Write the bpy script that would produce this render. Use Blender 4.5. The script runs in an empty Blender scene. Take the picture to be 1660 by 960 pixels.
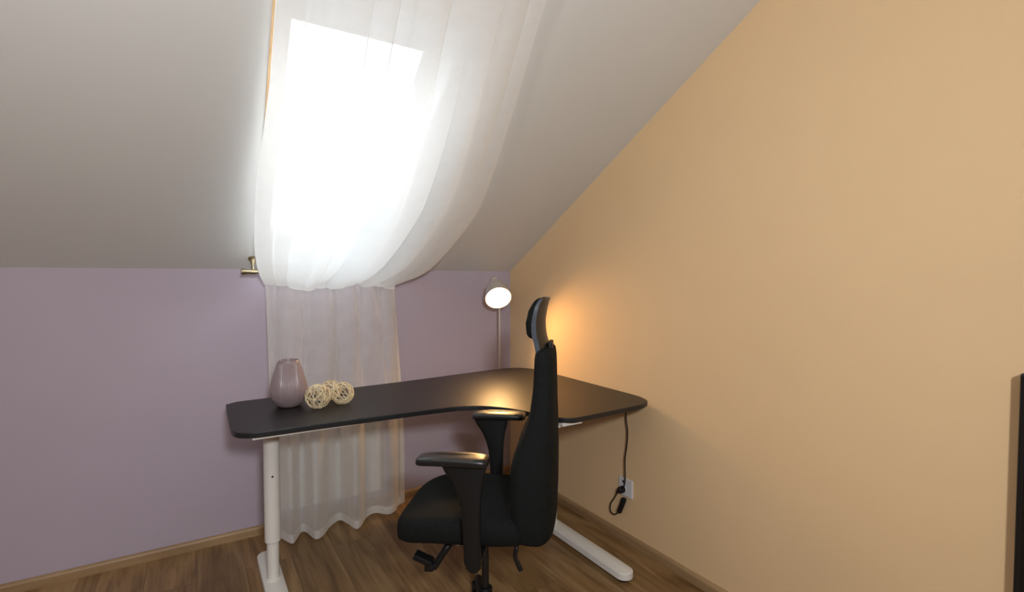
import bpy, bmesh, math, random
from mathutils import Vector, Matrix
PI = math.pi
C = bpy.context.scene.collection
SC = bpy.context.scene

# ------------------------------------------------------------ camera, light, exposure
CAM_H = 1.31
cam = bpy.data.cameras.new('camera'); cam.sensor_width = 36; cam.lens = 36 * 835 / 1660
cam.clip_start = 0.02
co = bpy.data.objects.new('camera', cam); C.objects.link(co)
co.location = (0, 0, CAM_H)
co.rotation_euler = (PI / 2 - math.atan(29 / 835), 0, -math.radians(32.0))
SC.camera = co

world = bpy.data.worlds.new('sky'); SC.world = world; world.use_nodes = True
bg = world.node_tree.nodes['Background']
bg.inputs[0].default_value = (0.90, 0.95, 1.0, 1); bg.inputs[1].default_value = 6.2

def area(name, loc, target, size, power, col, size_y=None):
    l = bpy.data.lights.new(name, 'AREA'); l.size = size; l.energy = power; l.color = col
    if size_y: l.shape = 'RECTANGLE'; l.size_y = size_y
    o = bpy.data.objects.new(name, l); C.objects.link(o); o.location = loc
    o.rotation_euler = (Vector(target) - Vector(loc)).to_track_quat('-Z', 'Y').to_euler()
    return o
FLASH = area('photographer_light', (0.06, -0.50, 1.68), (0.50, 2.3, 1.00), 0.17, 31, (0.95, 0.98, 1.0))
BOUNCE = area('bounced_room_light', (-1.15, -0.25, 1.75), (-1.1, 0.05, 2.6), 0.5, 27, (1.0, 0.97, 0.92))

SC.view_settings.view_transform = 'Standard'; SC.view_settings.look = 'None'
SC.view_settings.gamma = 1; SC.view_settings.use_curve_mapping = False
SC.view_settings.exposure = 0.05

# ------------------------------------------------------------ materials
def mat(name, col, rough=0.6, metal=0.0, noise=None, bump=None, spec=0.5, coat=0.0):
    m = bpy.data.materials.new(name); m.use_nodes = True
    nt = m.node_tree; b = nt.nodes['Principled BSDF']
    b.inputs['Base Color'].default_value = (*col, 1); b.inputs['Roughness'].default_value = rough
    b.inputs['Metallic'].default_value = metal
    b.inputs['Specular IOR Level'].default_value = spec
    if coat: b.inputs['Coat Weight'].default_value = coat; b.inputs['Coat Roughness'].default_value = 0.15
    tc = nt.nodes.new('ShaderNodeTexCoord')
    if noise:
        sc, amt = noise
        n = nt.nodes.new('ShaderNodeTexNoise'); n.inputs['Scale'].default_value = sc; n.inputs['Detail'].default_value = 4
        r = nt.nodes.new('ShaderNodeValToRGB')
        r.color_ramp.elements[0].position = .3; r.color_ramp.elements[1].position = .7
        r.color_ramp.elements[0].color = (*[c * (1 - amt) for c in col], 1)
        r.color_ramp.elements[1].color = (*[min(1, c * (1 + amt)) for c in col], 1)
        nt.links.new(tc.outputs['Object'], n.inputs['Vector']); nt.links.new(n.outputs['Fac'], r.inputs['Fac'])
        nt.links.new(r.outputs['Color'], b.inputs['Base Color'])
    if bump:
        sc, st = bump
        n = nt.nodes.new('ShaderNodeTexNoise'); n.inputs['Scale'].default_value = sc; n.inputs['Detail'].default_value = 3
        bp = nt.nodes.new('ShaderNodeBump'); bp.inputs['Strength'].default_value = st; bp.inputs['Distance'].default_value = 0.002
        nt.links.new(tc.outputs['Object'], n.inputs['Vector']); nt.links.new(n.outputs['Fac'], bp.inputs['Height'])
        nt.links.new(bp.outputs['Normal'], b.inputs['Normal'])
    return m

def wood(name, c1, c2, c3, planks=None, rough=0.45):
    """oak grain running along object Y; planks=(width,length) adds laminate boards"""
    m = bpy.data.materials.new(name); m.use_nodes = True
    nt = m.node_tree; N = nt.nodes; Lk = nt.links.new; b = N['Principled BSDF']
    b.inputs['Roughness'].default_value = rough
    tc = N.new('ShaderNodeTexCoord')
    vec = tc.outputs['Object']
    if planks:
        w, l = planks
        mp = N.new('ShaderNodeMapping'); mp.inputs['Rotation'].default_value = (0, 0, PI / 2)
        Lk(vec, mp.inputs['Vector'])
        br = N.new('ShaderNodeTexBrick'); br.offset = 0.37; br.squash = 1
        br.inputs['Scale'].default_value = 1; br.inputs['Brick Width'].default_value = l
        br.inputs['Row Height'].default_value = w; br.inputs['Mortar Size'].default_value = 0.0012
        br.inputs['Mortar Smooth'].default_value = 0.2; br.inputs['Bias'].default_value = 0
        br.inputs['Color1'].default_value = (0, 0, 0, 1); br.inputs['Color2'].default_value = (1, 1, 1, 1)
        br.inputs['Mortar'].default_value = (0.5, 0.5, 0.5, 1)
        Lk(mp.outputs['Vector'], br.inputs['Vector'])
        vs = N.new('ShaderNodeVectorMath'); vs.operation = 'MULTIPLY'; vs.inputs[1].default_value = (3.1, 7.3, 0)
        Lk(br.outputs['Color'], vs.inputs[0])
        va = N.new('ShaderNodeVectorMath'); va.operation = 'ADD'
        Lk(vec, va.inputs[0]); Lk(vs.outputs[0], va.inputs[1]); gvec = va.outputs[0]
    else: gvec = vec
    m1 = N.new('ShaderNodeMapping'); m1.inputs['Scale'].default_value = (7, 0.9, 7); Lk(gvec, m1.inputs['Vector'])
    n1 = N.new('ShaderNodeTexNoise'); n1.inputs['Scale'].default_value = 1.6; n1.inputs['Detail'].default_value = 6
    n1.inputs['Distortion'].default_value = 1.4; Lk(m1.outputs['Vector'], n1.inputs['Vector'])
    m2 = N.new('ShaderNodeMapping'); m2.inputs['Scale'].default_value = (90, 3, 90); Lk(gvec, m2.inputs['Vector'])
    n2 = N.new('ShaderNodeTexNoise'); n2.inputs['Scale'].default_value = 1.0; n2.inputs['Detail'].default_value = 3
    Lk(m2.outputs['Vector'], n2.inputs['Vector'])
    mx = N.new('ShaderNodeMath'); mx.operation = 'MULTIPLY_ADD'; mx.inputs[1].default_value = 0.35
    Lk(n2.outputs['Fac'], mx.inputs[0]); Lk(n1.outputs['Fac'], mx.inputs[2])
    r = N.new('ShaderNodeValToRGB'); e = r.color_ramp.elements
    e[0].position = .48; e[0].color = (*c1, 1); e[1].position = .86; e[1].color = (*c3, 1)
    k = e.new(.66); k.color = (*c2, 1)
    Lk(mx.outputs[0], r.inputs['Fac'])
    out = r.outputs['Color']
    if planks:
        mm = N.new('ShaderNodeMix'); mm.data_type = 'RGBA'; mm.blend_type = 'MULTIPLY'
        mm.inputs[0].default_value = 1
        g = N.new('ShaderNodeMapRange'); g.inputs[1].default_value = 0; g.inputs[2].default_value = 1
        g.inputs[3].default_value = 0.82; g.inputs[4].default_value = 1.1
        Lk(br.outputs['Color'], g.inputs[0]); Lk(out, mm.inputs[6]); Lk(g.outputs[0], mm.inputs[7])
        m3 = N.new('ShaderNodeMix'); m3.data_type = 'RGBA'; m3.inputs[7].default_value = (*[c * .75 for c in c1], 1)
        Lk(br.outputs['Fac'], m3.inputs[0]); Lk(mm.outputs[2], m3.inputs[6]); out = m3.outputs[2]
    Lk(out, b.inputs['Base Color'])
    bp = N.new('ShaderNodeBump'); bp.inputs['Strength'].default_value = 0.15; bp.inputs['Distance'].default_value = 0.001
    Lk(n2.outputs['Fac'], bp.inputs['Height']); Lk(bp.outputs['Normal'], b.inputs['Normal'])
    return m

def sheer(name, col, opaque, weave=True, through=.5):
    m = bpy.data.materials.new(name); m.use_nodes = True
    nt = m.node_tree; N = nt.nodes; Lk = nt.links.new
    N.remove(N['Principled BSDF']); out = N['Material Output']
    d = N.new('ShaderNodeBsdfDiffuse'); d.inputs[0].default_value = (*col, 1)
    t = N.new('ShaderNodeBsdfTranslucent'); t.inputs[0].default_value = (*col, 1)
    m1 = N.new('ShaderNodeMixShader'); m1.inputs[0].default_value = through
    Lk(d.outputs[0], m1.inputs[1]); Lk(t.outputs[0], m1.inputs[2])
    tr = N.new('ShaderNodeBsdfTransparent')
    m2 = N.new('ShaderNodeMixShader'); m2.inputs[0].default_value = opaque
    Lk(tr.outputs[0], m2.inputs[1]); Lk(m1.outputs[0], m2.inputs[2])
    if weave:   # slight unevenness of the weave
        tc = N.new('ShaderNodeTexCoord'); n = N.new('ShaderNodeTexNoise'); n.inputs['Scale'].default_value = 14
        n.inputs['Detail'].default_value = 5
        mr = N.new('ShaderNodeMapRange'); mr.inputs[1].default_value = .3; mr.inputs[2].default_value = .7
        mr.inputs[3].default_value = 1 - opaque + .03; mr.inputs[4].default_value = 1 - opaque - .03
        Lk(tc.outputs['Object'], n.inputs['Vector']); Lk(n.outputs['Fac'], mr.inputs[0]); 
        # threads close up when the cloth is seen edge-on: transmission = t ** (1 / cos)
        ge = N.new('ShaderNodeNewGeometry'); dp = N.new('ShaderNodeVectorMath'); dp.operation = 'DOT_PRODUCT'
        Lk(ge.outputs['Normal'], dp.inputs[0]); Lk(ge.outputs['Incoming'], dp.inputs[1])
        ab = N.new('ShaderNodeMath'); ab.operation = 'ABSOLUTE'; Lk(dp.outputs['Value'], ab.inputs[0])
        mxx = N.new('ShaderNodeMath'); mxx.operation = 'MAXIMUM'; mxx.inputs[1].default_value = .15; Lk(ab.outputs[0], mxx.inputs[0])
        dv = N.new('ShaderNodeMath'); dv.operation = 'DIVIDE'; dv.inputs[0].default_value = 1; Lk(mxx.outputs[0], dv.inputs[1])
        pw = N.new('ShaderNodeMath'); pw.operation = 'POWER'; Lk(mr.outputs[0], pw.inputs[0]); Lk(dv.outputs[0], pw.inputs[1])
        sb = N.new('ShaderNodeMath'); sb.operation = 'SUBTRACT'; sb.inputs[0].default_value = 1; Lk(pw.outputs[0], sb.inputs[1])
        Lk(sb.outputs[0], m2.inputs[0])
    Lk(m2.outputs[0], out.inputs['Surface'])
    return m

def glass_pane(name):
    m = bpy.data.materials.new(name); m.use_nodes = True
    nt = m.node_tree; N = nt.nodes; N.remove(N['Principled BSDF'])
    tr = N.new('ShaderNodeBsdfTransparent'); tr.inputs[0].default_value = (.93, .96, .97, 1)
    g = N.new('ShaderNodeBsdfGlossy'); g.inputs['Roughness'].default_value = 0.02
    mx = N.new('ShaderNodeMixShader'); mx.inputs[0].default_value = .06
    nt.links.new(tr.outputs[0], mx.inputs[1]); nt.links.new(g.outputs[0], mx.inputs[2])
    nt.links.new(mx.outputs[0], N['Material Output'].inputs['Surface'])
    return m

def emit(name, col, s):
    m = bpy.data.materials.new(name); m.use_nodes = True
    b = m.node_tree.nodes['Principled BSDF']; b.inputs['Base Color'].default_value = (1, 1, 1, 1)
    b.inputs['Emission Color'].default_value = (*col, 1); b.inputs['Emission Strength'].default_value = s
    return m

LILAC = mat('lilac_paint', (.49, .42, .495), .75, noise=(3, .015), bump=(260, .12), spec=.25)
PEACH = mat('peach_paint', (.82, .585, .335), .75, noise=(3, .012), bump=(260, .12), spec=.25)
CEIL = mat('white_ceiling_paint', (.72, .715, .69), .8, noise=(3, .01), bump=(260, .1), spec=.2)
FLOORM = wood('oak_laminate', (.145, .076, .028), (.25, .142, .056), (.355, .222, .10), planks=(.19, 1.28), rough=.42)
SKIRT = wood('oak_skirting', (.30, .18, .085), (.36, .23, .115), (.42, .275, .14), rough=.45)
PINE = wood('pine_lining', (.62, .38, .18), (.70, .45, .22), (.76, .52, .28), rough=.5)
WINWHITE = mat('white_lacquer', (.82, .83, .83), .35)
PANE = glass_pane('window_glass')
BLIND = mat('blind_cloth', (.80, .85, .90), .8)
SHEER = sheer('sheer_voile', (.95, .935, .90), .46, through=.33)
SHEERUP = sheer('voile_gathered', (.97, .965, .955), .83, through=.28)
HEM = sheer('doubled_voile', (.95, .935, .90), .66, through=.33)
BRASS = mat('antique_brass', (.42, .35, .22), .32, metal=1.0, noise=(40, .12))
WMETAL = mat('white_powder_coat', (.80, .78, .73), .38, noise=(30, .01))
BLACKTOP = mat('black_brown_laminate', (.0075, .006, .006), .40, noise=(60, .10), bump=(420, .08), spec=.36)
BLACKEDGE = mat('black_edge_band', (.010, .011, .013), .4)
FABRIC = mat('black_chair_fabric', (.0075, .0088, .0085), .85, noise=(120, .18), bump=(700, .5), spec=.15)
PLASTIC = mat('black_plastic', (.006, .0065, .007), .45, noise=(90, .08), spec=.35)
SHELLP = mat('satin_black_plastic', (.008, .008, .0085), .34, noise=(90, .08), spec=.5)
GREYP = mat('grey_plastic_edge', (.045, .055, .075), .38, noise=(60, .2))
CHROME = mat('brushed_nickel', (.66, .65, .63), .30, metal=.6, noise=(60, .05))
SHADEM = mat('brushed_aluminium', (.76, .75, .72), .33, metal=.6, noise=(60, .05))
SHADEIN = mat('white_reflector', (.95, .93, .90), .5)
BULB = emit('warm_bulb', (1.0, .60, .28), 30)
VASE = mat('mauve_glaze', (.30, .225, .235), .30, noise=(8, .03), spec=.5, coat=.12)
RATTAN = mat('natural_rattan', (.84, .66, .42), .6, noise=(45, .30))
WPLAST = mat('white_plastic', (.72, .72, .74), .35)
DARK = mat('dark_hole', (.02, .02, .02), .7)
SCREEN = mat('glossy_black_screen', (.004, .004, .005), .12)
RADM = mat('radiator_enamel', (.84, .84, .82), .35)

# ------------------------------------------------------------ mesh helpers
def smooth(t): t = min(max(t, 0), 1); return t * t * (3 - 2 * t)
def obj(name, bm, m, parent=None, smooth=False, sharp=35):
    me = bpy.data.meshes.new(name)
    bmesh.ops.recalc_face_normals(bm, faces=bm.faces)
    if smooth:
        for f in bm.faces: f.smooth = True
        for e in bm.edges:
            if len(e.link_faces) == 2 and e.calc_face_angle(0) > math.radians(sharp): e.smooth = False
    bm.to_mesh(me); bm.free()
    o = bpy.data.objects.new(name, me); C.objects.link(o)
    for q in (m if isinstance(m, (list, tuple)) else [m]): me.materials.append(q)
    if parent: o.parent = parent
    return o
def tag(o, label, cat, group=None):
    o['label'] = label; o['category'] = cat
    if group: o['group'] = group
    return o
def thing(name, label, cat, loc=(0, 0, 0), rz=0, group=None):
    o = bpy.data.objects.new(name, None); C.objects.link(o); o.location = loc; o.rotation_euler = (0, 0, rz)
    o.empty_display_size = .1
    return tag(o, label, cat, group)
def struct(o):
    o['kind'] = 'structure'; return o
def box(bm, a, b, bev=0.0, seg=2):
    r = bmesh.ops.create_cube(bm, size=1)
    vs = r['verts']
    for v in vs:
        v.co = Vector(((a[i] + b[i]) / 2 + v.co[i] * (b[i] - a[i])) for i in range(3))
    if bev:
        es = list({e for v in vs for e in v.link_edges})
        bmesh.ops.bevel(bm, geom=es, offset=bev, segments=seg, affect='EDGES', profile=.5)
    return vs
def loft(bm, rings, closed=True, cap=True):
    R = [[bm.verts.new(p) for p in r] for r in rings]; n = len(R[0])
    for a, b in zip(R, R[1:]):
        for i in range(n if closed else n - 1):
            j = (i + 1) % n
            bm.faces.new((a[i], a[j], b[j], b[i]))
    if cap and closed:
        bm.faces.new(R[0][::-1]); bm.faces.new(R[-1])
    return R
def superring(cx, cy, z, a, b, p=2.6, n=48, f=None):
    out = []
    for i in range(n):
        t = 2 * PI * i / n; c, s = math.cos(t), math.sin(t)
        x = a * math.copysign(abs(c) ** (2 / p), c); y = b * math.copysign(abs(s) ** (2 / p), s)
        zz = z + (f(x, y) if f else 0)
        out.append(Vector((cx + x, cy + y, zz)))
    return out
def tube(bm, pts, r, n=10, cap=True):
    pts = [Vector(p) for p in pts]; rs = r if isinstance(r, (list, tuple)) else [r] * len(pts)
    rings = []; u = None
    for i, p in enumerate(pts):
        t = (pts[min(i + 1, len(pts) - 1)] - pts[max(i - 1, 0)]).normalized()
        if u is None:
            u = t.orthogonal().normalized()
        else:
            u = (u - t * u.dot(t))
            u = u.normalized() if u.length > 1e-6 else t.orthogonal().normalized()
        w = t.cross(u)
        rings.append([p + rs[i] * (math.cos(2 * PI * k / n) * u + math.sin(2 * PI * k / n) * w) for k in range(n)])
    loft(bm, rings, cap=cap)
def lathe(bm, prof, origin=(0, 0, 0), axis=(0, 0, 1), n=32, cap=True):
    ax = Vector(axis).normalized(); u = ax.orthogonal().normalized(); w = ax.cross(u); o = Vector(origin)
    loft(bm, [[o + ax * h + max(r, 1e-4) * (math.cos(2 * PI * k / n) * u + math.sin(2 * PI * k / n) * w) for k in range(n)] for r, h in prof], cap=cap)
def catmull(P, k=8):
    P = [Vector(p) for p in P]; out = []
    for i in range(len(P) - 1):
        p0 = P[max(i - 1, 0)]; p1 = P[i]; p2 = P[i + 1]; p3 = P[min(i + 2, len(P) - 1)]
        for j in range(k):
            t = j / k
            out.append(.5 * ((2 * p1) + (-p0 + p2) * t + (2 * p0 - 5 * p1 + 4 * p2 - p3) * t * t + (-p0 + 3 * p1 - 3 * p2 + p3) * t ** 3))
    out.append(P[-1]); return out
def extrude_poly(bm, poly, z0, z1, bev=0):
    """poly: list of (x,y); returns solid between z0 and z1"""
    loft(bm, [[Vector((x, y, z0)) for x, y in poly], [Vector((x, y, z1)) for x, y in poly]])
def lerp_table(T, v):
    for (a, *A), (b, *B) in zip(T, T[1:]):
        if v <= b or (b, *B) == T[-1]:
            t = min(max((v - a) / (b - a), 0), 1)
            return [x + (y - x) * t for x, y in zip(A, B)]

# ------------------------------------------------------------ the room
XW, YW = 1.819, 2.935
XL, YB = -2.7, -1.9
KZ = 1.355; TH = math.radians(29.175)
SD = Vector((0, -math.cos(TH), math.sin(TH)))      # up the slope
SN = Vector((0, math.sin(TH), math.cos(TH)))       # out through the roof
K0 = Vector((0, YW, KZ))
def sp(X, s, off=0.0): return K0 + Vector((X, 0, 0)) + SD * s - SN * off   # off > 0 is into the room
YTOP = .60; STOP = (YW - YTOP) / math.cos(TH); ZTOP = KZ + STOP * math.sin(TH)

bm = bmesh.new(); box(bm, (XL - .2, YB - .2, -.2), (XW + .2, YW + .2, 0)); struct(obj('floor', bm, FLOORM))
BY = [(XW, YW), (.30, 2.888), (XL, 2.885)]           # foot of the back wall
bm = bmesh.new()
loft(bm, [[Vector((x, YW + .2, 0)), Vector((x, y, 0)), Vector((x, YW, KZ)), Vector((x, YW + .2, KZ))] for x, y in [(XW + .2, YW)] + BY + [(XL - .2, 2.885)]])
struct(obj('wall_back', bm, LILAC))
bm = bmesh.new(); box(bm, (XW, YB - .2, 0), (XW + .2, YW + .0, 3.1)); struct(obj('wall_right', bm, PEACH))
bm = bmesh.new(); box(bm, (XL - .2, YB - .2, 0), (XL, YW, 3.1)); struct(obj('wall_left', bm, LILAC))
bm = bmesh.new(); box(bm, (XL, YB - .2, 0), (XW, YB, 3.1)); struct(obj('wall_front', bm, LILAC))
bm = bmesh.new(); box(bm, (XL, YB, ZTOP), (XW, YTOP + .1, ZTOP + .2)); struct(obj('ceiling', bm, CEIL))
# sloping ceiling with the roof-window opening
OX0, OX1, OS0, OS1, OD = .210, .803, .07, 1.60, .15
bm = bmesh.new()
Xs = [XL, OX0, OX1, XW]; Ss = [0, OS0, OS1, STOP]
def wx(X, s): return X + (1.56 - s) * .045     # the window sits a little askew to the gable
def grid(off):
    return [[bm.verts.new(sp(wx(x, s) if x in (OX0, OX1) and s in (OS0, OS1) else x, s, off)) for s in Ss] for x in Xs]
g0, g1 = grid(0), grid(-.20)
for g in (g0, g1):
    for i in range(3):
        for j in range(3):
            if (i, j) != (1, 1): bm.faces.new((g[i][j], g[i + 1][j], g[i + 1][j + 1], g[i][j + 1]))
for (i, j), (k, l) in (((1, 1), (2, 1)), ((2, 1), (2, 2)), ((2, 2), (1, 2)), ((1, 2), (1, 1))):
    bm.faces.new((g0[i][j], g0[k][l], g1[k][l], g1[i][j]))
for i in range(3):
    bm.faces.new((g0[i][0], g0[i + 1][0], g1[i + 1][0], g1[i][0])); bm.faces.new((g0[i][3], g0[i + 1][3], g1[i + 1][3], g1[i][3]))
    bm.faces.new((g0[0][i], g0[0][i + 1], g1[0][i + 1], g1[0][i])); bm.faces.new((g0[3][i], g0[3][i + 1], g1[3][i + 1], g1[3][i]))
struct(obj('ceiling_slope', bm, CEIL))
def sbox(bm, x0, x1, s0, s1, o0, o1, bev=0):
    """box in slope coordinates (o > 0 into the room)"""
    vs = box(bm, (x0, s0, o0), (x1, s1, o1)) if not bev else None
    if bev:
        n0 = set(bm.verts); box(bm, (x0, s0, o0), (x1, s1, o1), bev); vs = [v for v in bm.verts if v not in n0]
    for v in vs: v.co = sp(wx(v.co.x, v.co.y), v.co.y, v.co.z)
win = bpy.data.objects.new('window_1', None); C.objects.link(win); struct(win); win.location = sp((OX0 + OX1) / 2, OS0, 0)
def wpart(name, bm, m, parent=win):
    o = obj(name, bm, m); o.parent = parent
    o.matrix_parent_inverse = Matrix.Translation(win.location).inverted() if parent is win else Matrix()
    return o
e = .007
bm = bmesh.new()
sbox(bm, OX0, OX0 + e, OS0, OS1, -.12, .004)
wpart('window_lining', bm, PINE)
bm = bmesh.new(); sbox(bm, OX1 - e, OX1, OS0, OS1, -.12, .004)
sbox(bm, OX0 + e, OX1 - e, OS0, OS0 + e, -.12, .004); sbox(bm, OX0 + e, OX1 - e, OS1 - e, OS1, -.12, .004)
wpart('reveal_lining', bm, WINWHITE)
bm = bmesh.new(); w = .040
for a in ((OX0, OX0 + w, OS0, OS1), (OX1 - w, OX1, OS0, OS1), (OX0 + w, OX1 - w, OS0, OS0 + w), (OX0 + w, OX1 - w, OS1 - w, OS1)):
    sbox(bm, *a, -.195, -.12)
wpart('window_frame', bm, WINWHITE)
bm = bmesh.new(); w2 = .032; a0, a1, b0, b1 = OX0 + w, OX1 - w, OS0 + w, OS1 - w
for a in ((a0, a0 + w2, b0, b1), (a1 - w2, a1, b0, b1), (a0 + w2, a1 - w2, b0, b0 + w2), (a0 + w2, a1 - w2, b1 - w2, b1)):
    sbox(bm, *a, -.18, -.125)
wpart('sash', bm, WINWHITE)
bm = bmesh.new(); sbox(bm, a0 + w2, a1 - w2, b0 + w2, b1 - w2, -.162, -.156); wpart('glass_pane', bm, PANE)
bm = bmesh.new(); sbox(bm, a0 + .03, a1 - .03, b1 - .03, b1 - .012, -.125, -.10, .004); wpart('handle', bm, CHROME)
# pleated cloth blind drawn down a little
bl = thing('roof_blind', 'pale blue-white cloth blind part lowered at the top of the roof window', 'blind', sp(.51, OS1 - .05, -.11))
def bpart(name, bm, m):
    o = obj(name, bm, m, bl); o.matrix_parent_inverse = Matrix.Translation(bl.location).inverted(); return o
bm = bmesh.new(); rings = []
SB = 1.405
for i in range(25):
    s = SB + (OS1 - .05 - SB) * i / 24; o_ = -.112 + (.003 if i % 2 else 0)
    rings.append([sp(wx(x, s), s, o) for x, o in ((a0 + .002, o_), (a1 - .002, o_), (a1 - .002, o_ - .001), (a0 + .002, o_ - .001))])
loft(bm, rings); bpart('blind_cloth', bm, BLIND)
bm = bmesh.new(); sbox(bm, a0, a1, SB - .012, SB, -.12, -.105, .003); bpart('bottom_rail', bm, WINWHITE)

# skirting boards
def skirt(name, pts, parent=None):
    bm = bmesh.new(); (x0, y0), (x1, y1), (nx, ny) = pts
    d = Vector((x1 - x0, y1 - y0, 0)); L = d.length; d.normalize(); nn = Vector((nx, ny, 0))
    prof = [(0, 0), (.017, 0), (.017, .034), (.013, .041), (.006, .045), (0, .045)]
    loft(bm, [[Vector((nn * a + Vector((0, 0, z)))[:]) + d * t for a, z in prof] for t in (0, L)])
    # length along local Y for the grain
    R = Matrix.Rotation(math.atan2(d.y, d.x) - PI / 2, 4, 'Z'); bmesh.ops.transform(bm, matrix=R.inverted(), verts=bm.verts)
    o = obj(name, bm, SKIRT); o.location = (x0, y0, 0); o.rotation_euler = R.to_euler(); return struct(o)
skirt('baseboard_back', ((.30, 2.888), (XW - .017, YW - .0005), (0, -1)))
skirt('baseboard_back', ((XL, 2.885), (.30, 2.888), (0, -1)))
skirt('baseboard_right', ((XW, YB), (XW, YW), (-1, 0)))
skirt('baseboard_left', ((XL, YB), (XL, 2.885 - .017), (1, 0)))
skirt('baseboard_front', ((XL + .017, YB), (XW - .017, YB), (0, 1)))

# ------------------------------------------------------------ desk
desk = thing('corner_desk', 'black-topped L-shaped corner desk with white metal legs', 'desk', (.98, 2.2, 0))
DO = Vector(desk.location)
def dpart(name, bm, m, smooth=False, parent=None):
    bmesh.ops.translate(bm, vec=-DO, verts=bm.verts)
    return obj(name, bm, m, parent or desk, smooth)
outline = [(.118, 2.16), (.123, 2.56), (.135, 2.60), (.165, 2.625), (.22, 2.632), (.40, 2.638), (.983, 2.669), (1.394, 2.708), (1.575, 2.725),
           (1.66, 2.722), (1.735, 2.695), (1.782, 2.63), (1.800, 2.54), (1.802, 2.41), (1.802, 2.08), (1.800, 1.78), (1.79, 1.71), (1.765, 1.655), (1.72, 1.625),
           (1.66, 1.613), (1.534, 1.607), (1.33, 1.600), (1.28, 1.61), (1.242, 1.645), (1.212, 1.72), (1.189, 1.79), (1.150, 1.877), (1.08, 1.965), (.99, 2.012), (.90, 2.026),
           (.747, 2.035), (.50, 2.052), (.26, 2.058), (.19, 2.062), (.145, 2.083), (.124, 2.115)]
outl = [(p.x, p.y) for p in catmull([(x, y, 0) for x, y in outline + outline[:1]], 4)[:-1]]
def inset(poly, d):
    n = len(poly); out = []
    for i in range(n):
        a = Vector(poly[i - 1]); b = Vector(poly[(i + 1) % n]); t = (b - a).normalized()
        out.append((poly[i][0] + t.y * d, poly[i][1] - t.x * d))    # outline runs clockwise: interior on the right
    return out
ZD = .75
bm = bmesh.new()
loft(bm, [[Vector((x, y, z)) for x, y in inset(outl, k)] for k, z in ((.003, ZD - .0205), (0, ZD - .018), (0, ZD - .003), (.001, ZD - .001), (.003, ZD))])
top = dpart('desktop', bm, [BLACKTOP, BLACKEDGE])
for p in top.data.polygons:
    if abs(p.normal.z) < .5: p.material_index = 1
# frame rails under the top
bm = bmesh.new()
box(bm, (.182, 2.082, .7165), (1.02, 2.098, .7295), .002)
box(bm, (.20, 2.45, .690), (1.62, 2.49, .7295), .003)
dpart('frame_rail', bm, WMETAL)
bm = bmesh.new(); box(bm, (1.26, 1.66, .700), (1.30, 2.44, .7295), .003); dpart('frame_rail', bm, WMETAL)
bm = bmesh.new(); box(bm, (1.26, 1.63, .712), (1.36, 1.66, .7295), .002); dpart('frame_rail', bm, WMETAL)
def deskleg(cx, cy, y0, y1):
    # foot: long rounded bar lying along Y
    bm = bmesh.new(); pts = []
    r = .040
    for i in range(13): t = PI * i / 12; pts.append((cx + r * math.cos(t), y1 - r + r * math.sin(t)))
    for i in range(13): t = PI + PI * i / 12; pts.append((cx + r * math.cos(t), y0 + r + r * math.sin(t)))
    def ins(d, z): return [Vector((cx + (x - cx) * (1 - d / r), y + (d if y < (y0 + y1) / 2 else -d), z)) for x, y in pts]
    loft(bm, [ins(.003, .0145), ins(0, .017), ins(0, .042), ins(.002, .0445), ins(.005, .046)])
    foot = dpart('foot', bm, WMETAL, True)
    for yy in (y0 + .045, y1 - .045):
        bm = bmesh.new(); lathe(bm, [(.026, 0), (.028, .004), (.026, .0145)], (cx, yy, 0), n=20)
        obj('glide', bm, PLASTIC, foot, True).location = -DO
    bm = bmesh.new(); lathe(bm, [(.0235, .044), (.0235, .24)], (cx, cy, 0), n=36)
    lathe(bm, [(.031, .044), (.031, .050), (.0235, .053)], (cx, cy, 0), n=36); dpart('inner_tube', bm, WMETAL, True)
    bm = bmesh.new(); lathe(bm, [(.0285, .208), (.0312, .2105), (.0312, .70), (.030, .7015)], (cx, cy, 0), n=40)
    ot = dpart('outer_tube', bm, WMETAL, True)
    return ot
o1 = deskleg(.275, 2.335, 1.99, 2.60)
# adjustment hole facing the room
ang = math.atan2(-2.335, -.275 + .20); hx, hy = .275 + .0305 * math.cos(ang), 2.335 + .0305 * math.sin(ang)
bm = bmesh.new(); lathe(bm, [(.004, -.002), (.0045, .0008), (.002, .0011)], (hx, hy, .49), (math.cos(ang), math.sin(ang), 0), n=14)
obj('screw_hole', bm, DARK, o1, True).location = -DO
deskleg(1.575, 2.125, 1.565, 2.50)
for cx, cy in ((.275, 2.335), (1.575, 2.125)):
    bm = bmesh.new(); box(bm, (cx - .035, cy - .16, .7015), (cx + .035, cy + .14, .7295), .003); dpart('mounting_plate', bm, WMETAL)

# ------------------------------------------------------------ office chair (local +x forward, +y the side towards the room)
F = Vector((-.78, .626, 0)).normalized()
ch = thing('office_chair', 'black high-back swivel office chair with headrest and T-shaped armrests at the desk', 'chair', (.882, 1.593, 0), math.atan2(F.y, F.x) )
def chp(name, bm, m, smooth=True, parent=ch, sharp=35, fit=True):
    if fit:
        for v in bm.verts: v.co = v.co * .9 + Vector((0, 0, .131))
    return obj(name, bm, m, parent, smooth, sharp)
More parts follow.
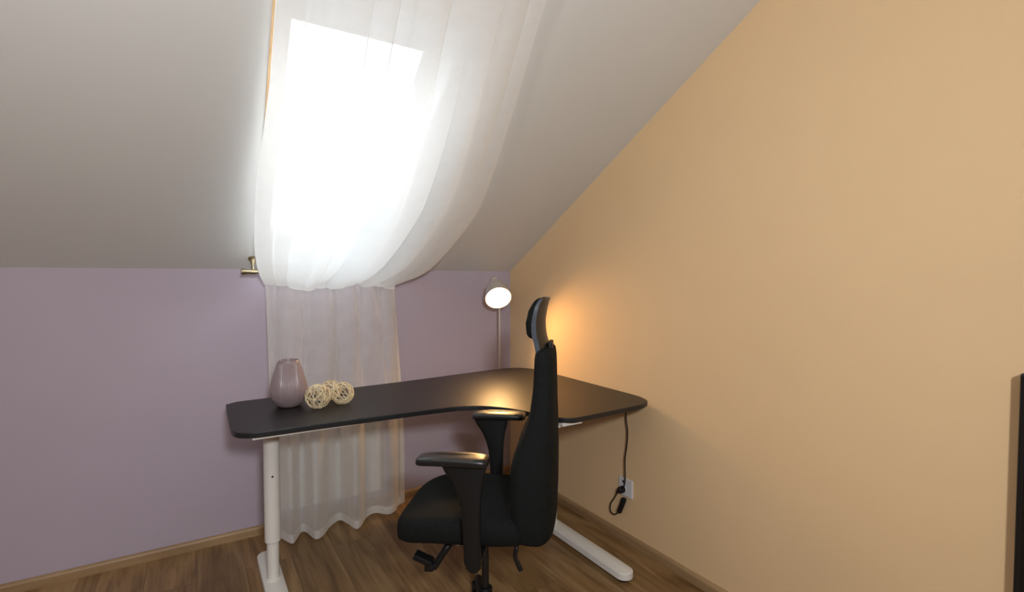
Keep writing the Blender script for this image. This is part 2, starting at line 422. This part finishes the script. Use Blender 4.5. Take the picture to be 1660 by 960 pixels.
# in this frame the near side is local +y mapped through the rotation
# seat cushion: waterfall front edge, softly rounded
bm = bmesh.new(); rings = []
def seatf(x, y): return -.030 * max(0, (x + .02 - .10) / .18) ** 2 * (1 if x > .08 else 0) + .008 * (abs(y) / .24) ** 2
for d, z in ((.050, .358), (.016, .360), (.004, .372), (0, .392), (0, .412), (.003, .430), (.010, .441), (.022, .447), (.05, .4495), (.12, .447), (.19, .444), (.235, .443)):
    rings.append(superring(.047, 0, z - .006, .272 - d, .245 - d, 4.2 if d < .06 else 3.4, 64, seatf))
loft(bm, rings); chp('seat', bm, FABRIC)
bm = bmesh.new(); loft(bm, [superring(.0, 0, .318, .11, .09, 3.5), superring(.0, 0, .33, .15, .12, 3.5), superring(.01, 0, .352, .20, .19, 4), superring(.01, 0, .362, .21, .20, 4)])
chp('seat_pan', bm, PLASTIC)
# backrest: table of z, front x, rear x, half width
BT = [(.345, -.160, -.235, .150), (.350, -.145, -.255, .190), (.370, -.118, -.272, .220), (.41, -.108, -.280, .230), (.50, -.105, -.283, .232), (.60, -.105, -.284, .231), (.65, -.113, -.284, .227),
      (.70, -.132, -.283, .220), (.76, -.160, -.282, .212), (.82, -.180, -.281, .203), (.90, -.193, -.281, .188), (.97, -.197, -.280, .176), (1.01, -.199, -.279, .170),
      (1.033, -.204, -.276, .160), (1.045, -.214, -.268, .140), (1.048, -.228, -.254, .11)]
bm = bmesh.new(); rings = []
zs = [.345, .348, .353, .361, .372, .385, .40] + [.42 + .02 * i for i in range(30)] + [1.01, 1.022, 1.033, 1.04, 1.045, 1.048]
for z in zs:
    xf, xr, w_ = lerp_table(BT, z)
    ring = []
    for i in range(56):
        t = 2 * PI * i / 56; c, s = math.cos(t), math.sin(t); p = 3.6
        x = math.copysign(abs(c) ** (2 / p), c); y = math.copysign(abs(s) ** (2 / p), s)
        xx = (xf + xr) / 2 + x * (xf - xr) / 2
        yy = y * w_
        xx += (.014 * (y ** 2 - 1) if x > 0 else .006 * (y ** 2 - 1)) * smooth((xf - xr - .06) / .06)   # slight wrap round the sitter
        ring.append(Vector((xx, yy, z)))
    rings.append(ring)
loft(bm, rings); chp('backrest', bm, FABRIC)
# rear shell seam panel
# headrest: S-curved shell
prof = catmull([(-.228, .985), (-.223, 1.013), (-.214, 1.063), (-.203, 1.097), (-.200, 1.143), (-.206, 1.188), (-.217, 1.222), (-.222, 1.232)], 5) if False else \
       [Vector((p.x, 0, p.z)) for p in catmull([(-.226, 0, .985), (-.221, 0, 1.013), (-.213, 0, 1.063), (-.204, 0, 1.097), (-.201, 0, 1.143), (-.208, 0, 1.188), (-.217, 0, 1.222), (-.222, 0, 1.234)], 5)]
def hw(z): return .052 + .058 * min(1, max(0, (z - 1.035) / .055)) if z < 1.09 else .110 - .012 * max(0, (z - 1.2) / .035)
bm = bmesh.new(); rings = []
for q in prof:
    t_ = .018 if q.z < 1.12 else .018 - .006 * (q.z - 1.12) / .11
    w_ = .118 - .016 * max(0, (q.z - 1.19) / .045) ** 2
    cur = lambda y: -.030 * (1 - min(1, abs(y) / .118) ** 2) * smooth((q.z - 1.0) / .06)
    ring = []
    for k in range(17): y = -w_ + 2 * w_ * k / 16; ring.append(Vector((q.x + t_ / 2 + cur(y), y, q.z)))
    for k in range(17): y = w_ - 2 * w_ * k / 16; ring.append(Vector((q.x - t_ / 2 + cur(y), y, q.z)))
    rings.append(ring)
loft(bm, rings)
hs = chp('headrest_shell', bm, [SHELLP, GREYP], sharp=40)
for p in hs.data.polygons:
    if abs(p.normal.y) > .7: p.material_index = 1
# headrest cushion on the sitter's side
bm = bmesh.new(); rings = []
for z, xf in ((1.084, -.190), (1.088, -.178), (1.10, -.170), (1.14, -.166), (1.186, -.176), (1.212, -.190), (1.226, -.201), (1.230, -.207)):
    w_ = .106 if 1.09 < z < 1.2 else .098
    xb = None
    for a, b in zip(prof, prof[1:]):
        if a.z <= z <= b.z: xb = a.x + (b.x - a.x) * (z - a.z) / (b.z - a.z)
    xb += .0085
    xb -= .024
    rings.append([Vector(((xf + xb) / 2 + math.copysign(abs(math.cos(t)) ** .55, math.cos(t)) * (xf - xb) / 2 * (1 if math.cos(t) > 0 else 1 - .85 * abs(math.sin(t)) ** 2), math.copysign(abs(math.sin(t)) ** .45, math.sin(t)) * w_, z)) for t in [2 * PI * i / 40 for i in range(40)]])
loft(bm, rings); chp('headrest_pad', bm, FABRIC)
bm = bmesh.new(); box(bm, (-.268, -.055, .96), (-.250, .055, 1.066), .005); chp('headrest_slide', bm, PLASTIC, False)
# armrests
def stem(sy):
    # side view (x,z) of the T-shaped stem, front and rear edges
    E = [(.680, .102, -.057), (.670, .100, -.056), (.650, .090, -.052), (.625, .072, -.046), (.600, .057, -.041), (.565, .043, -.037), (.53, .034, -.035), (.47, .028, -.034), (.40, .025, -.034), (.34, .024, -.036), (.315, .018, -.034), (.302, .004, -.022)]
    bm = bmesh.new(); rings = []
    for z, xf, xr in E:
        yc = sy * (.292 if z > .36 else .292 - (.36 - z) * .15); th = .017 if z > .33 else .015
        rings.append([Vector(((xf + xr) / 2 + math.copysign(abs(math.cos(t)) ** .6, math.cos(t)) * (xf - xr) / 2, yc + math.copysign(abs(math.sin(t)) ** .6, math.sin(t)) * th, z)) for t in [2 * PI * i / 28 for i in range(28)]])
    loft(bm, rings); return chp('armrest_stem', bm, PLASTIC, sharp=50)
def pad(sy, x0, x1):
    bm = bmesh.new(); rings = []; cx = (x0 + x1) / 2; a = (x1 - x0) / 2
    def bow(x, y): return .005 * (1 - (x / a) ** 2) - .006 * (x / a > .4) * (x / a - .4)
    for d, z in ((.008, .677), (.002, .679), (0, .682), (0, .692), (.0015, .697), (.005, .7005), (.016, .7025), (.030, .703)):
        rings.append(superring(cx, sy * .292, z, a - d, .045 - d, 5.5, 48, (lambda x, y, z=z: bow(x, y) * max(0, (z - .664)) / .04)))
    loft(bm, rings); return chp('armrest_pad', bm, SHELLP)
stem(1); stem(-1); pad(1, -.064, .186); pad(-1, -.135, .105)
bm = bmesh.new(); box(bm, (-.035, -.285, .318), (.02, .285, .336), .006); chp('armrest_bracket', bm, PLASTIC)
# levers under the seat
bm = bmesh.new()
tube(bm, catmull([(.09, .10, .335), (.115, .15, .312), (.14, .155, .275), (.168, .16, .232)], 5), .013, 12); 
box(bm, (.165, .148, .222), (.20, .176, .252), .006)
vs0 = set(bm.verts); box(bm, (.175, .135, .238), (.25, .178, .262), .006)
vv = [v for v in bm.verts if v not in vs0]; bmesh.ops.rotate(bm, cent=(.175, .155, .24), matrix=Matrix.Rotation(math.radians(-22), 3, 'Y'), verts=vv)
chp('tilt_lever', bm, PLASTIC)
bm = bmesh.new(); tube(bm, catmull([(-.13, .12, .345), (-.142, .15, .325), (-.137, .155, .295), (-.147, .156, .268), (-.160, .157, .243)], 6), [.008] * 18 + [.009] * 7, 12); chp('height_lever', bm, PLASTIC)
bm = bmesh.new(); box(bm, (.058, .176, .338), (.074, .190, .3575), .001); tg = chp('care_label', bm, WPLAST, False); tg['label'] = 'small white tag under the seat'
# column and star base
bm = bmesh.new(); lathe(bm, [(.026, .375), (.038, .385), (.043, .425)], n=28); lathe(bm, [(.0135, .19), (.0135, .38)], n=24); chp('gas_column', bm, SHELLP, fit=False)
bm = bmesh.new(); lathe(bm, [(.020, .098), (.0235, .10), (.0245, .185), (.0255, .187), (.0255, .196), (.0225, .199), (.014, .200)], n=32); chp('column_sleeve', bm, PLASTIC, fit=False)
bm = bmesh.new(); lathe(bm, [(.034, .062), (.038, .07), (.036, .100), (.028, .106), (.024, .107)], n=28); chp('base_hub', bm, PLASTIC, fit=False)
LEGDIR = math.radians(67)
A0 = LEGDIR - math.atan2(F.y, F.x)          # one leg points away from the room, past the column
for k in range(5):
    a_ = A0 + math.radians(72 * k); d = Vector((math.cos(a_), math.sin(a_), 0)); p = Vector((-d.y, d.x, 0))
    bm = bmesh.new(); rings = []
    for r_, z_, w_, h_ in ((.02, .086, .026, .018), (.10, .090, .021, .015), (.20, .080, .017, .012), (.28, .068, .015, .010), (.295, .066, .010, .007)):
        rings.append([d * r_ + p * (w_ * math.copysign(abs(math.cos(t)) ** .7, math.cos(t))) + Vector((0, 0, z_ + h_ * math.copysign(abs(math.sin(t)) ** .7, math.sin(t)))) for t in [2 * PI * i / 20 for i in range(20)]])
    loft(bm, rings); lg = chp('base_leg', bm, PLASTIC, sharp=60, fit=False)
    for s_ in (-1, 1):
        bm = bmesh.new(); c_ = d * .28 + p * (s_ * .017)
        lathe(bm, [(.022, -.009), (.0275, -.006), (.0275, .006), (.022, .009)], c_ + Vector((0, 0, .0275)), p, n=24)
        chp('caster_wheel', bm, PLASTIC, True, lg, fit=False)

# ------------------------------------------------------------ curtain
SHOFF = .0
cur = thing('sheer_curtain', 'long white sheer voile curtain over the roof window, hanging to the floor behind the desk', 'curtain', (.65, 2.80, 0))
CO = Vector(cur.location)
LT = [(.218, 2.03, .075), (.226, 1.557, .05), (.236, 1.327, .05), (.239, 1.033, .055), (.235, .842, .065), (.244, .590, .085), (.262, .339, .11), (.289, .189, .12), (.318, .100, .128)]
RT = [(.905, 2.03, .075), (.965, 1.792, .05), (1.021, 1.583, .05), (1.086, 1.328, .06), (1.157, 1.004, .07), (1.195, .747, .085), (1.179, .521, .10), (1.141, .301, .115), (1.093, .179, .12), (1.003, .115, .127), (.965, .088, .130)]
def resample(T, n):
    P = catmull(T, 12); L = [0]
    for a, b in zip(P, P[1:]): L.append(L[-1] + (b - a).length)
    out = []; j = 0
    for i in range(n):
        d = L[-1] * i / (n - 1)
        while j < len(L) - 2 and L[j + 1] < d: j += 1
        t = (d - L[j]) / max(L[j + 1] - L[j], 1e-9); out.append(P[j].lerp(P[j + 1], min(t, 1)))
    return out
NV, NU = 150, 420
LL, RR = resample(LT, NV), resample(RT, NV)
random.seed(4)
# pleat centres, widths and depths across the cloth (u = 0 left, 1 right)
PL = []
u = 0.0
while u < 1.0:
    w_ = random.uniform(.065, .135); PL.append((u + w_ / 2, w_, random.uniform(.5, 1.0), random.uniform(0, 6))); u += w_
def pleat(u, v):
    """normal and tangential displacement, in units of amplitude"""
    n = t = 0
    for c, w_, a, ph in PL:
        cc = c + .012 * math.sin(3 * v + ph)
        x = (u - cc) / w_
        if abs(x) < 1.0:
            k = .5 + .5 * math.cos(PI * x)
            n += a * k ** 1.3; t += a * math.sin(PI * x) * k
    return n, t
def sag_u(u): return u
bm = bmesh.new(); rows = []
for j in range(NV):
    v = j / (NV - 1); A, B = LL[j], RR[j]
    amp = .032 + .006 * smooth((v - .1) / .8)
    row = []
    for i in range(NU + 1):
        u = i / NU
        X = A.x + (B.x - A.x) * u; s = A.y + (B.y - A.y) * u; off = A.z + (B.z - A.z) * u
        # cloth between the edges bellies slightly away from the slope
        off += .075 * (1 - (1 - min(1, u / .38)) ** 2) * (1 if u < .38 else math.cos(PI / 2 * (u - .38) / .62) ** .8) * math.sin(PI * v)
        # sweep: inner threads follow the curve of the right hem
        n, t = pleat(u, v)
        d = Vector((B.x - A.x, B.y - A.y)); wdt = d.length; d.normalize()
        X += d.x * t * .036; s += d.y * t * .036
        # scalloped pouch at the lower end
        if v > .9: s -= (.010 + .016 * n) * smooth((v - .9) / .1)
        row.append(bm.verts.new(sp(X, s, off + n * amp - amp * .5) - CO))
    rows.append(row)
# the pouch turns under and goes back up behind the rod
last = [v_.co.copy() for v_ in rows[-1]]
RODY, RODZ = 2.80, 1.34
for k in range(1, 12):
    t = k / 11; row = []
    for i, p in enumerate(last):
        u = i / NU
        P = p + CO
        tgt = Vector((.318 + (.985 - .318) * u, RODY + .022, RODZ - .020))
        ang_ = t
        q = P.lerp(tgt, t)
        q.z -= .034 * math.sin(PI * min(1, t * 1.0)) * (1 - .3 * math.cos(9 * u)); q.y += .010 * math.sin(PI * t)
        row.append(bm.verts.new(q - CO))
    rows.append(row)
for a, b in zip(rows, rows[1:]):
    for i in range(NU): bm.faces.new((a[i], a[i + 1], b[i + 1], b[i]))
obj('upper_drape', bm, SHEERUP, cur, True, 180)

# lower part: hangs from the rod to the floor
# fold crests (towards the room) and valleys at the floor: X, Y
FOOT = [(.326, 2.775), (.352, 2.772), (.397, 2.668), (.425, 2.700), (.458, 2.762), (.480, 2.745), (.506, 2.650), (.548, 2.672), (.598, 2.748), (.655, 2.792), (.680, 2.735), (.703, 2.652), (.735, 2.668),
        (.790, 2.752), (.845, 2.775), (.898, 2.722), (.945, 2.742), (.985, 2.800), (1.030, 2.822)]
FP = catmull([(x, y, 0) for x, y in FOOT], 8); FL = [0]
for a, b in zip(FP, FP[1:]): FL.append(FL[-1] + (b - a).length)
FL = [q / FL[-1] for q in FL]
def foot(u):
    for k in range(len(FL) - 1):
        if u <= FL[k + 1]: return FP[k].lerp(FP[k + 1], (u - FL[k]) / (FL[k + 1] - FL[k]))
    return FP[-1]
def lower(u, z):
    v = 1 - z / RODZ                     # 0 at the rod, 1 at the floor
    f = foot(min(max(u, 0), 1))
    Xt = .318 + .667 * u; g = smooth(min(1, v * 1.25)) ** .8
    ph = 2 * PI * (5.2 * u + .20 * math.sin(6 * u + 1.0))
    Yt = 2.850 - (.018 + .038 * smooth(v * 5)) * (.5 + .5 * math.cos(ph)) ** 1.3 - .005 * math.sin(2.3 * ph + 1)
    Xt += .030 * math.sin(ph) * smooth(v * 4) * smooth(u / .1) * smooth((1 - u) / .1)
    Ymin = 2.725
    Yf = max(f.y, Ymin - .09 * smooth((.80 - z) / .45)) if z > .3 else f.y
    if z > .3: Yf = f.y + (Yf - f.y) * smooth((z - .3) / .2)
    Y = Yt + (Yf - Yt) * g; X = Xt + (f.x - Xt) * g
    if z > .70: Y = max(Y, 2.735)
    return Vector((X, Y, z))
def sheet(z0, z1, nz, off=0.0, u0=0, u1=1, nu=360):
    bm = bmesh.new(); R = []
    for j in range(nz + 1):
        z = z0 + (z1 - z0) * j / nz
        R.append([bm.verts.new(lower(u0 + (u1 - u0) * i / nu, z) + Vector((0, off, 0)) - CO) for i in range(nu + 1)])
    for a, b in zip(R, R[1:]):
        for i in range(nu): bm.faces.new((a[i], a[i + 1], b[i + 1], b[i]))
    return bm
obj('lower_drape', sheet(RODZ - .008, .014, 60), SHEER, cur, True, 180)
hm = obj('bottom_hem', sheet(.056, .014, 5, -.002), HEM, cur, True, 180); hm['label'] = 'doubled hem, denser white'
hm = obj('side_hem', sheet(RODZ - .01, .014, 40, -.002, .975, 1.0, 8), HEM, cur, True, 180); hm['label'] = 'doubled side hem, denser white'

# curtain rod along the lower end of the slope
def rod(name, x0, x1, y, z, label, brx):
    r = thing(name, label, 'curtain rod', (x0, y, z))
    O = Vector(r.location)
    def rp(nm, bm, par=r): 
        bmesh.ops.translate(bm, vec=-O, verts=bm.verts); return obj(nm, bm, BRASS, par, True)
    bm = bmesh.new(); lathe(bm, [(.0085, 0), (.0085, x1 - x0)], (x0, y, z), (1, 0, 0), n=20); rp('pole', bm)
    for xx, s in ((x0, -1), (x1, 1)):
        bm = bmesh.new(); lathe(bm, [(.0085, -.012), (.011, -.008), (.0115, .004), (.013, .014), (.0165, .028), (.0165, .034), (.008, .036)], (xx, y, z), (s, 0, 0), n=24); rp('finial', bm)
    for bx in brx:
        # distance from the rod to the slope along the vertical
        dist = (KZ + (YW - y) * math.tan(TH)) - z
        ax = SN * 1.0; L = (K0 - Vector((0, y, z))).dot(SN)
        bm = bmesh.new(); lathe(bm, [(.013, -.010), (.013, .010)], (bx, y, z), (1, 0, 0), n=20)
        lathe(bm, [(.006, .006), (.006, L - .038), (.009, L - .032), (.010, L - .024), (.0125, L - .014), (.0185, L - .009), (.0185, L - .0005)], (bx, y, z), SN, n=24)
        rp('bracket', bm)
    return r
rod('lower_curtain_rod', .245, 1.06, RODY, RODZ, 'lower antique brass curtain rod fixed under the slope at the lilac wall', (.262, 1.035))
pt = sp(0, 2.04, .079)
rod('upper_curtain_rod', .18, .98, pt.y, pt.z, 'upper antique brass curtain rod above the roof window', (.20, .96))

# ------------------------------------------------------------ radiator behind the curtain
rad = thing('radiator', 'white panel radiator on the lilac wall behind the sheer curtain', 'radiator', (.63, 2.88, .09))
RO = Vector(rad.location)
bm = bmesh.new(); box(bm, (.345, 2.862, .095), (.905, 2.885, .60), .006)
for i in range(14):
    x = .372 + i * .039; box(bm, (x - .008, 2.8585, .13), (x + .008, 2.863, .565), .002)
bmesh.ops.translate(bm, vec=-RO, verts=bm.verts); obj('front_panel', bm, RADM, rad)
bm = bmesh.new(); box(bm, (.345, 2.862, .60), (.905, 2.898, .612), .002); bmesh.ops.translate(bm, vec=-RO, verts=bm.verts); obj('top_grille', bm, RADM, rad)
for x in (.42, .83):
    bm = bmesh.new(); box(bm, (x - .02, 2.885, .2), (x + .02, 2.889 , .3), .002); bmesh.ops.translate(bm, vec=-RO, verts=bm.verts); obj('wall_bracket', bm, RADM, rad)

# ------------------------------------------------------------ floor lamp in the corner
LX, LY = 1.655, 2.80
lamp = thing('floor_lamp', 'slim brushed metal reading lamp, lit, in the corner behind the desk', 'lamp', (LX, LY, 0))
bm = bmesh.new(); lathe(bm, [(.115, 0), (.118, .004), (.116, .012), (.02, .019), (.011, .03)], n=40); obj('lamp_base', bm, SHADEM, lamp, True)
bm = bmesh.new(); tube(bm, catmull([(0, 0, .02), (0, 0, .6), (0.0, 0, 1.15), (-.004, 0.006, 1.245), (-.018, 0.014, 1.278)], 6), .0055, 14); obj('lamp_pole', bm, CHROME, lamp, True)
AX = Vector((-.275, -.773, -.60)).normalized()         # where the shade points
P0 = Vector((-.026, .018, 1.288))
bm = bmesh.new(); lathe(bm, [(.006, -.030), (.018, -.028), (.020, -.010), (.0165, -.008), (.0165, -.004), (.020, -.002), (.021, .014), (.017, .018)], P0, AX, n=28); obj('lamp_socket', bm, SHADEM, lamp, True)
bm = bmesh.new()
lathe(bm, [(.019, .014), (.036, .026), (.053, .050), (.066, .085), (.0745, .125), (.0785, .165), (.0795, .168), (.078, .168), (.073, .125), (.0645, .085), (.0515, .050), (.0345, .028), (.016, .017)], P0, AX, n=56, cap=False)
sh = obj('lamp_shade', bm, [SHADEM, SHADEIN], lamp, True, 60)
for p in sh.data.polygons:
    c = p.center - P0; r_ = c - AX * c.dot(AX)
    if p.normal.dot(r_) < 0: p.material_index = 1
bm = bmesh.new(); lathe(bm, [(.013, .018), (.014, .045), (.024, .065), (.031, .090), (.031, .108), (.024, .126), (.012, .136), (.0005, .139)], P0, AX, n=32); obj('light_bulb', bm, BULB, lamp, True)
pl = bpy.data.lights.new('lamp_light', 'SPOT'); pl.energy = 23; pl.color = (1.0, .56, .20); pl.shadow_soft_size = .05
pl.spot_size = math.radians(150); pl.spot_blend = .8
po = bpy.data.objects.new('lamp_light', pl); C.objects.link(po)
po.location = Vector((LX, LY, 0)) + P0 + AX * .155; po.rotation_euler = AX.to_track_quat('-Z', 'Y').to_euler()

# ------------------------------------------------------------ things on the desk
vx, vy = .359, 2.420
bm = bmesh.new(); VP = [(.036, 0), (.043, .002), (.052, .010), (.066, .030), (.0745, .052), (.0765, .070), (.0735, .095), (.065, .128), (.055, .160), (.0465, .186), (.0425, .199), (.0410, .203)]
P = catmull([(r, h, 0) for r, h in VP], 4); n = 360; rings = []
for p in P:
    rb = smooth((p.y - .012) / .02) * (1 - smooth((p.y - .188) / .01))
    rings.append([Vector(((p.x + .0009 * rb * math.cos(60 * 2 * PI * k / n)) * math.cos(2 * PI * k / n), (p.x + .0009 * rb * math.cos(60 * 2 * PI * k / n)) * math.sin(2 * PI * k / n), p.y)) for k in range(n)])
for r_, h_ in ((.0395, .2035), (.0380, .202), (.0385, .19), (.05, .15), (.066, .09), (.066, .04), (.04, .012), (.001, .010)):
    rings.append([Vector((r_ * math.cos(2 * PI * k / n), r_ * math.sin(2 * PI * k / n), h_)) for k in range(n)])
loft(bm, rings)
v_ = obj('ribbed_vase', bm, VASE, None, True, 60); v_.location = (vx, vy, ZD)
tag(v_, 'mauve ribbed ceramic vase on the left end of the black desk', 'vase')
def ball(seed, x, y, r, label):
    random.seed(seed); bm = bmesh.new()
    for k in range(19):
        outer = k >= 6; wr = .0021 if outer else .0019
        ax = Vector((random.gauss(0, 1), random.gauss(0, 1), random.gauss(0, 1))).normalized(); u = ax.orthogonal().normalized(); w = ax.cross(u)
        rr = (r - wr * random.uniform(1.0, 1.6)) if outer else r * random.uniform(.72, .86); off = random.uniform(-.32, .32) * rr
        ph = random.uniform(0, 6); e = random.uniform(-.10, .10); N_ = 48
        base = []
        for i in range(N_ + 1):
            t = 2 * PI * i / N_
            q = ax * (off + e * rr * math.sin(2 * t + ph)) + math.sqrt(rr * rr - off * off) * (u * math.cos(t) + w * math.sin(t))
            base.append(q.normalized() * rr)
        # flattened cane: an elliptical section lying on the sphere
        rings = []
        for i, q in enumerate(base):
            tn = (base[(i + 1) % N_] - base[(i - 1) % N_]).normalized(); nn = q.normalized(); bb = tn.cross(nn)
            rings.append([q + nn * (.0014 * math.sin(a)) + bb * (wr * .85 * math.cos(a)) for a in [2 * PI * m / 8 for m in range(8)]])
        loft(bm, rings[:-1] + [rings[0]], cap=False)
    mz = min(v.co.z for v in bm.verts); bmesh.ops.translate(bm, vec=(0, 0, -mz), verts=bm.verts)
    o = obj('rattan_ball', bm, RATTAN, None, True, 80); o.location = (x, y, ZD)
    return tag(o, label, 'ornament', 'woven rattan balls beside the vase')
ball(11, .456, 2.300, .0545, 'woven rattan ball next to the vase, nearest the desk front')
ball(22, .565, 2.325, .051, 'woven rattan ball farthest right of the vase')
ball(33, .536, 2.425, .049, 'woven rattan ball at the back between the other two')

# ------------------------------------------------------------ socket, cord
oy0, oy1, oz0, oz1 = 1.790, 1.882, .228, .318
out = thing('wall_socket', 'white double wall socket low on the peach wall', 'wall socket', (XW, (oy0 + oy1) / 2, (oz0 + oz1) / 2))
OO = Vector(out.location)
def op(nm, bm, m, sm=False):
    bmesh.ops.translate(bm, vec=-OO, verts=bm.verts); return obj(nm, bm, m, out, sm)
bm = bmesh.new(); box(bm, (XW - .011, oy0, oz0), (XW, oy1, oz1), .004, 3); op('cover_plate', bm, WPLAST)
sy_, sz_ = 1.858, .262
bm = bmesh.new(); lathe(bm, [(.020, 0), (.020, .004), (.018, .004), (.017, .001), (.001, .001)], (XW - .011, 1.848, .265), (-1, 0, 0), n=30); op('socket_face', bm, WPLAST, True)
bm = bmesh.new(); lathe(bm, [(.006, 0), (.006, .0015), (.001, .0015)], (XW - .011, 1.850, .300), (-1, 0, 0), n=16); op('indicator', bm, DARK, True)
cord = thing('power_cord', 'thin black cord with inline switch hanging from the desk to the wall socket', 'cord', (1.80, 1.85, .26))
KO = Vector(cord.location)

def kp(nm, bm, m, sm=True):
    bmesh.ops.translate(bm, vec=-KO, verts=bm.verts); return obj(nm, bm, m, cord, sm)
bm = bmesh.new(); tube(bm, catmull([(1.775, 1.83, .722), (1.788, 1.820, .672), (1.790, 1.815, .622), (1.791, 1.806, .564), (1.791, 1.810, .496), (1.790, 1.821, .422), (1.787, 1.816, .332), (1.784, 1.822, .285), (1.780, 1.838, .268)], 6), .0032, 10)
kp('cable', bm, PLASTIC)
bm = bmesh.new(); tube(bm, catmull([(1.780, 1.850, .258), (1.785, 1.868, .240), (1.792, 1.897, .201), (1.795, 1.926, .160), (1.795, 1.925, .125), (1.794, 1.898, .118), (1.794, 1.868, .140), (1.794, 1.858, .155)], 6), .0032, 10)
kp('cable', bm, PLASTIC)
bm = bmesh.new(); lathe(bm, [(.016, 0), (.0175, .006), (.016, .024), (.011, .032), (.001, .034)], (XW - .0125, 1.848, .262), (-1, 0, 0), n=24); tube(bm, [(1.786, 1.848, .262), (1.783, 1.862, .250), (1.785, 1.872, .242)], [.008, .007, .0045], 12)
kp('plug', bm, PLASTIC)
bm = bmesh.new(); tube(bm, catmull([(1.794, 1.862, .146), (1.794, 1.858, .155), (1.794, 1.844, .185), (1.794, 1.832, .215), (1.794, 1.829, .224)], 3), [.006] + [.013] * 11 + [.007], 14); kp('inline_switch', bm, PLASTIC)

# ------------------------------------------------------------ television at the right edge
tv = thing('television', 'black flat panel on the peach wall, cut by the right edge of the photo', 'television', (1.775, 0, .5))
TO = Vector(tv.location)
bm = bmesh.new(); box(bm, (1.758, -.62, .44), (1.796, .414, 1.072), .006, 3); bmesh.ops.translate(bm, vec=-TO, verts=bm.verts); obj('casing', bm, SHELLP, tv)
bm = bmesh.new(); box(bm, (1.7565, -.605, .458), (1.7585, .400, 1.058)); bmesh.ops.translate(bm, vec=-TO, verts=bm.verts); obj('screen', bm, SCREEN, tv)
bm = bmesh.new(); box(bm, (1.795, -.25, .6), (XW, .05, .9), .002); bmesh.ops.translate(bm, vec=-TO, verts=bm.verts); obj('wall_mount', bm, PLASTIC, tv)
